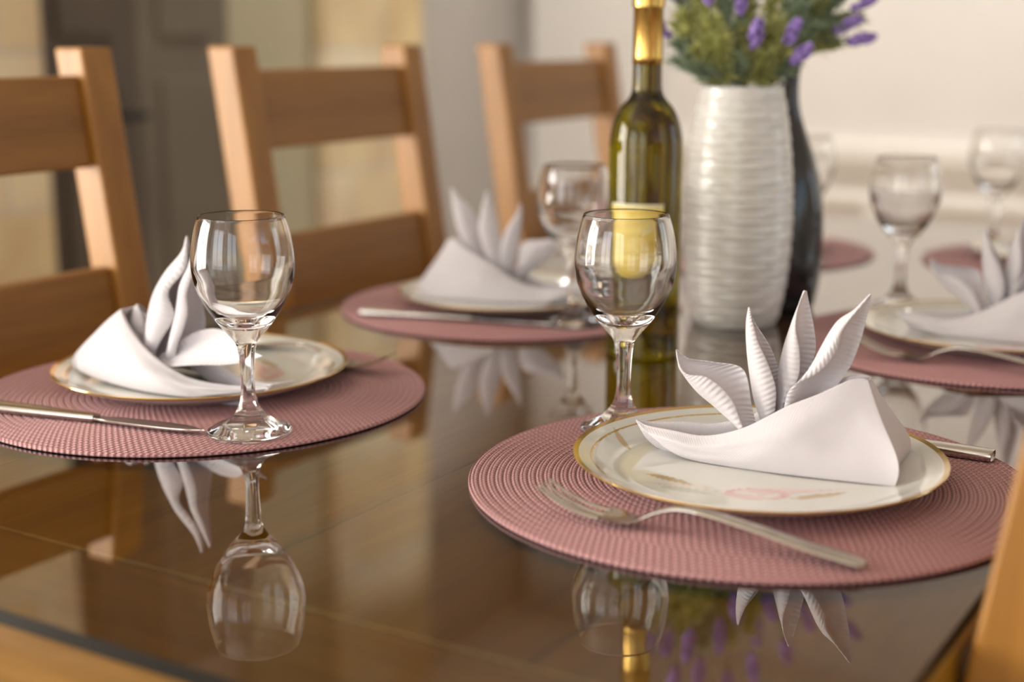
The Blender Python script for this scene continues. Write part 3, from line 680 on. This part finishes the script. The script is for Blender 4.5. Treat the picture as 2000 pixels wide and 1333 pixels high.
# ------------------------------------------------------------------ wine bottle
bot = empty('wine_bottle', (.125, 1.335, TOP+ZT*.01+.0002), 0)
tag(bot, 'olive green wine bottle with gold foil neck and yellow label', 'bottle')
M['bottle'] = mat_glass('olive_bottle_glass', (.21, .17, .002), 1.45)
bp_ = [(0, .5), (1.6, .35), (2.9, .05), (3.25, 0), (3.42, .25), (3.46, .7), (3.46, 5), (3.46, 12), (3.46, 18), (3.46, 19.6), (3.36, 20.8), (3.05, 22.2), (2.45, 23.4), (1.75, 24.2), (1.42, 24.9), (1.36, 25.7), (1.33, 27.4), (1.30, 30), (1.30, 33.8), (0, 33.8)]
bm = bmesh.new(); lathe(bm, [(max(p.x, 0), p.y) for p in spline(bp_[:-1], 4)]+[(0, 33.8)], 96); link('bottle_body', bm, M['bottle'], bot, True, 50)
bm = bmesh.new(); lathe(bm, [(1.40, 27.3), (1.37, 28), (1.35, 32.4), (1.39, 32.45), (1.48, 32.5), (1.49, 33.2), (1.48, 33.9), (1.36, 34.1), (0, 34.1)], 64); solidify(link('foil_capsule', bm, M['foil'], bot, True, 40), .0003, 0)['label'] = 'gold foil capsule'
m, nt, b = new_mat('yellow_label'); b.inputs['Roughness'].default_value = .4; tc = N(nt, 'ShaderNodeTexCoord')
sp_ = N(nt, 'ShaderNodeSeparateXYZ'); L(nt, tc.outputs['Object'], sp_.inputs[0])
no = N(nt, 'ShaderNodeTexNoise', ins={'Scale': 30, 'Detail': 3}); mp = N(nt, 'ShaderNodeMapping'); mp.inputs['Scale'].default_value = (1, 1, 6); L(nt, tc.outputs['Object'], mp.inputs[0]); L(nt, mp.outputs[0], no.inputs[0])
L(nt, ramp(nt, no.outputs[0], [(.35, (.62, .44, .06)), (.65, (.78, .62, .16))]), b.inputs[0]); M['label'] = m
M['label_band'] = mat_simple('pale_label_border', (.78, .72, .46), .4, noise=.03)
def label_patch(a0, a1, zf0, z1, r, name, mat, parent, n=48):
    bm = bmesh.new(); rows = []
    for i in range(n+1):
        u = i/n; a = math.radians(a0+(a1-a0)*u); z0 = zf0(u)
        rows.append([(r*math.cos(a), r*math.sin(a), z0+(z1-z0)*k/6) for k in range(7)])
    grid(bm, rows); return solidify(link(name, bm, mat, parent), .0001, 1)
lbl = label_patch(205, 295, lambda u: 7.0-.9*math.sin(PI*u), 14.4, 3.475, 'label', M['label'], bot)
label_patch(205, 295, lambda u: 14.4, 14.75, 3.475, 'label_border', M['label_band'], lbl)

# ------------------------------------------------------------------ vases
m, nt, b = new_mat('pearl_ceramic'); b.inputs['Roughness'].default_value = .2; b.inputs['Metallic'].default_value = .04; b.inputs['Coat Weight'].default_value = .4; b.inputs['Coat Roughness'].default_value = .2
tc = N(nt, 'ShaderNodeTexCoord'); mp = N(nt, 'ShaderNodeMapping'); mp.inputs['Scale'].default_value = (1, 1, 9); L(nt, tc.outputs['Object'], mp.inputs[0])
no = N(nt, 'ShaderNodeTexNoise', ins={'Scale': 18, 'Detail': 4}); L(nt, mp.outputs[0], no.inputs[0])
L(nt, ramp(nt, no.outputs[0], [(.3, (.68, .66, .62)), (.7, (.78, .76, .73))]), b.inputs[0]); bump(nt, b, no.outputs[0], .6, .003); M['pearl'] = m
vp = [(0, .2), (3.9, .02), (4.15, .0), (4.45, .3), (4.9, 1.8), (5.35, 4.5), (5.68, 8), (5.75, 11.5), (5.62, 15), (5.25, 19), (4.75, 22.3), (4.28, 24.5), (4.30, 24.8), (4.1, 24.9)]
vs_ = spline(vp, 14)
def vrad(r, z, th):
    if z < .6 or z > 24.3: return r
    ph = z*2*PI/.8 + .8*math.sin(2*th+z*.35) + .5*math.sin(5*th+1.3*z); return r + .045*math.sin(ph) + .04*math.sin(z*2*PI/1.7+3*math.sin(th*3)) + .02*math.sin(z*2*PI/.45)
bm = bmesh.new(); pr_ = [(max(p.x, 0), p.y) for p in vs_]
dense = []
for a, b_ in zip(pr_, pr_[1:]): dense += [a, ((a[0]+b_[0])/2, (a[1]+b_[1])/2)]
pr_ = dense + [pr_[-1], (3.95, 24.7), (4.3, 22), (4.9, 18), (5.3, 11), (4.8, 3), (3.5, .8), (0, .7)]
lathe(bm, pr_, 160, rad=vrad)
vase = link('ribbed_vase', bm, M['pearl']); vase.location = (.2365, 1.488, TOP+ZT*.01+.0001); tag(vase, 'white pearl vase with horizontal ribs, holding lavender, beside the wine bottle', 'vase')
M['blackvase'] = mat_simple('black_glazed_vase', (.012, .012, .014), .16, noise=.2, nscale=8, bmp=.15, Coat_Weight=.5)
bvp = [(0, .2), (3.0, .02), (3.5, .1), (3.9, 1.0), (4.25, 4), (4.4, 8), (4.35, 11), (3.95, 14), (3.1, 16.8), (2.1, 19.5), (1.35, 22), (1.12, 24), (1.2, 26), (1.55, 27.4), (1.6, 27.6), (1.4, 27.6)]
bm = bmesh.new(); lathe(bm, [(max(p.x, 0), p.y) for p in spline(bvp, 5)]+[(1.05, 26), (.9, 24), (1.1, 22), (0, 20)], 64, rad=lambda r, z, th: r*(1+.012*math.sin(6*th+z*.5)))
bv = link('black_vase', bm, M['blackvase']); bv.location = (.302, 1.575, TOP+ZT*.01+.0001); tag(bv, 'slim-necked glossy black vase standing behind the white vase', 'vase')

# ------------------------------------------------------------------ lavender
M['stem'] = mat_simple('stem_green', (.13, .16, .05), .6, noise=.2)
M['leaf1'] = mat_simple('yellow_green_foliage', (.46, .47, .17), .6, noise=.35, nscale=60)
M['leaf2'] = mat_simple('grey_green_foliage', (.26, .33, .22), .6, noise=.35, nscale=60)
M['lav'] = mat_simple('lavender_purple', (.33, .22, .58), .7, noise=.35, nscale=90)
rnd = random.Random(7)
def sprig(base, mouth, tip, leafmat, spike, seed, rmax=1.9):   # mouth: where it passes the vase rim
    r_ = random.Random(seed); B_ = Vector(base); T_ = Vector(tip)
    root = empty('lavender_sprig', (B_.x*.01, B_.y*.01, TOP+B_.z*.01)); d = T_-B_
    mm = Vector(mouth)-B_; e_ = (Vector(tip)-Vector(mouth)); pts = spline([(0, 0, 0), tuple(mm*.55), tuple(mm), tuple(mm + e_*.5 + Vector((0, 0, .06*math.hypot(e_.x, e_.y)))), tuple(d)], 6)
    bm = bmesh.new(); tube(bm, pts, .09, 6); link('stem', bm, M['stem'], root)
    bm = bmesh.new(); n = len(pts)
    for k in range(420):
        u = r_.random(); f = 12 + 12*u*(.74 if spike else 1); i = min(n-2, int(f)); p = pts[i].lerp(pts[i+1], f-i)
        if p.z + B_.z < ZT+24.9: continue
        ax = (pts[i+1]-pts[i]).normalized(); side = Vector((r_.uniform(-1, 1), r_.uniform(-1, 1), r_.uniform(-.15, .7))).normalized()
        dr = (side*1.0 + ax*.25).normalized(); ln = r_.uniform(.7, rmax*1.05); wd = dr.cross(Vector((r_.uniform(-1, 1), r_.uniform(-1, 1), r_.uniform(-1, 1)))).normalized()*r_.uniform(.07, .15)
        a = p; c = p+dr*ln*.5+Vector((0, 0, .1)); e = p+dr*ln
        q = [a-wd*.4, c-wd, e, c+wd, a+wd*.4]; nn = wd.cross(dr).normalized()*.03
        f1 = [bm.verts.new((x+nn)*.01) for x in q]; f2 = [bm.verts.new((x-nn)*.01) for x in q]
        bm.faces.new(f1); bm.faces.new(f2[::-1])
        for j in range(5): bm.faces.new((f1[j], f2[j], f2[(j+1) % 5], f1[(j+1) % 5]))
    link('foliage', bm, leafmat, root, False)
    if spike:
        bm = bmesh.new(); ax = (pts[-1]-pts[-3]).normalized(); ln = spike*1.25
        for k in range(64):
            u = r_.random(); p = pts[-1] + ax*(ln*(u-.15)); w_ = .55*math.sin(PI*(.12+.8*u))+.08
            o_ = Vector((r_.uniform(-1, 1), r_.uniform(-1, 1), r_.uniform(-1, 1))); o_ = (o_-ax*o_.dot(ax)).normalized()*w_*r_.uniform(.5, 1)
            mt = Matrix.Translation((p+o_)*.01) @ (ax+o_*.8).to_track_quat('Z', 'Y').to_matrix().to_4x4() @ Matrix.Diagonal((.0025, .0025, .0045, 1))
            bmesh.ops.create_icosphere(bm, subdivisions=1, radius=1, matrix=mt)
        link('flower_spike', bm, M['lav'], root)
    return root
# (offset from vase centre x, y, tip z, spike length)
white_tips = [(-8.2, -1, 29.5, 2.6), (-7.4, 0, 33.5, 3.0), (-4.3, -3, 32.8, 2.9), (-1.0, -2.5, 32.0, 2.8), (.4, -3, 28.6, 2.6), (-5.6, 2, 36, 2.6), (-2.4, 1, 39, 2.8), (1.0, 2, 41, 2.8), (3.2, -1, 37.5, 2.6),
  (-7.0, -3, 27.2, 0), (-5.2, -4, 28.6, 0), (-3.0, -4.5, 29.6, 0), (-1.4, -4, 27.6, 0), (-6.6, 1, 31, 0), (-4.8, 0, 34.6, 0), (-2.6, -2, 36, 0), (2.0, -4, 28, 0), (3.0, -3, 31, 0), (-5, -3.4, 26.6, 0), (0, 0, 36, 0),
  (3.8, -2.6, 28.9, 2.2), (4.6, -2, 26.9, 2.4), (-3.8, -3.2, 31.2, 0), (-.2, -3.6, 30.4, 0), (-8.0, 1, 36.5, 2.4), (-5.5, -2, 38.5, 2.4)]
black_tips = [(4.4, -2, 30.6, 2.4), (6.0, -2, 29.4, 2.2), (6.6, -1, 33.0, 2.6), (3.6, -1, 35.2, 2.8), (8.8, 0, 37.5, 2.4), (-1, 1, 38, 2.6), (2.5, 2, 41, 2.6),
  (2.0, -2, 30.5, 0), (4.2, -2, 30.6, 0), (6.4, -1, 31.8, 0), (7.0, 0, 31.4, 0), (3.0, 0, 33.5, 0), (5.0, 1, 34.5, 0), (.6, -2, 33, 0), (0, -1, 36, 0), (4.2, -1.6, 28.6, 0), (2.4, 0, 38, 0), (6.3, 0, 36, 0)]
for k, (x, y, z, sp__) in enumerate(white_tips):
    cx, cy = 23.65, 148.8; a = rnd.uniform(0, 2*PI); q = rnd.uniform(.3, 2.2)
    hl = math.hypot(x, y)+.01; mo = min(3.1, hl*.6)
    o = sprig((cx+q*math.cos(a), cy+q*math.sin(a), ZT+3+rnd.uniform(0, 2)), (cx+x/hl*mo, cy+y/hl*mo, ZT+24.7), (cx+x, cy+y-(1.8 if sp__ and z < 34 else 0), ZT+z+(.6 if sp__ else 0)), M['leaf1'] if k % 3 else M['leaf2'], sp__, 100+k, 1.9)
    tag(o, 'lavender sprig standing in the white ribbed vase' if sp__ else 'green filler sprig standing in the white ribbed vase', 'flower', 'lavender in the white vase' if sp__ else 'greenery in the white vase')
    if not sp__: o.name = 'greenery_sprig'
for k, (x, y, z, sp__) in enumerate(black_tips):
    cx, cy = 30.2, 157.5
    o = sprig((cx+rnd.uniform(-.3, .3), cy+rnd.uniform(-.3, .3), ZT+21), (cx+rnd.uniform(-.5, .5), cy+rnd.uniform(-.5, .5), ZT+27.2), (cx+x, cy+y-1, ZT+z), M['leaf2'] if k % 3 else M['leaf1'], sp__, 200+k, 1.7)
    tag(o, 'lavender sprig standing in the black vase' if sp__ else 'grey-green filler sprig standing in the black vase', 'flower', 'lavender in the black vase' if sp__ else 'greenery in the black vase')
    if not sp__: o.name = 'greenery_sprig'

# ------------------------------------------------------------------ chairs (face local +y, backrest at local y<0, z from floor)
def make_chair(W=39.0):
    root = empty('dining_chair'); h = W/2; SL = math.tan(math.radians(8.6)); zs = 46
    def lean(x, y, z): return (x, y - max(0, z-zs)*SL, z)
    for sgn in (-1, 1):
        bm = bmesh.new(); x0, x1 = (sgn*h-4.3, sgn*h) if sgn > 0 else (-h, -h+4.3)
        for a, b_ in ((0, zs), (zs, 104.3)):
            pass
        vs = box(bm, x0, x1, -4.2, 0, 0, 104.3, bev=.35)
        ed = [e for e in bm.edges]
        bmesh.ops.bisect_plane(bm, geom=bm.verts[:]+bm.edges[:]+bm.faces[:], plane_co=(0, 0, zs*.01), plane_no=(0, 0, 1))
        for v in bm.verts: v.co = Vector(lean(v.co.x*100, v.co.y*100, v.co.z*100))*.01
        link('back_post', bm, M['chair_z'], root, False)
        bm = bmesh.new(); box(bm, x0, x1, 36.5, 41, 0, zs-2.6, bev=.3); link('front_leg', bm, M['chair_z'], root, False)
        bm = bmesh.new(); box(bm, x0+1.2, x1-1.2, .02, 36.4, 14, 18, bev=.3); link('side_stretcher', bm, M['chair_y'], root, False)
    for nm, z0, z1 in (('top_rail', 91.8, 101.4), ('lower_rail', 71.0, 81.2), ('bottom_rail', 53.5, 60)):
        bm = bmesh.new(); vs = box(bm, -h+4.31, h-4.31, -2.9, -1.0, z0, z1, shear=lean, bev=.4); link(nm, bm, M['chair_x'], root, False)
    bm = bmesh.new(); box(bm, -h+4.35, h-4.35, .1, 41.5, zs-2.5, zs, bev=.6); box(bm, -h-.5, h+.5, .3, 42, zs-2.4, zs+.1, bev=.6); link('seat', bm, M['chair_y'], root, False)
    bm = bmesh.new(); box(bm, -h+4.32, h-4.32, 38, 40.4, zs-9, zs-2.6, bev=.2); link('seat_rail', bm, M['chair_x'], root, False)
    bm = bmesh.new(); box(bm, -h+4.32, h-4.32, -3, -1, zs-9, zs-2.6, bev=.2); link('seat_rail', bm, M['chair_x'], root, False)
    return root
ch = make_chair()
RL = A0 - PI              # chairs on the left side face +V
chairs = [(91.1, 'oak ladder-back dining chair cut by the left edge, leftmost of the row'), (149.0, 'oak ladder-back dining chair in the middle, behind the left wine glass'), (208.5, 'blurred oak ladder-back dining chair farthest away, left of the bottle')]
for i, (s, lab) in enumerate(chairs):
    o = ch if i == 0 else copy_tree(ch); o.location = TF(s, -109.4, -75); o.rotation_euler = (0, 0, RL); tag(o, lab, 'chair', 'oak dining chairs')
o = copy_tree(ch); ra = A0; cq = TF(69.6, -15.3, -75); px_, py_ = -.195, -.0441; o.location = (cq.x-(px_*math.cos(ra)-py_*math.sin(ra)), cq.y-(px_*math.sin(ra)+py_*math.cos(ra)), 0); o.rotation_euler = (0, 0, ra)
tag(o, 'oak dining chair closest to the camera, its blurred post filling the right edge', 'chair', 'oak dining chairs')
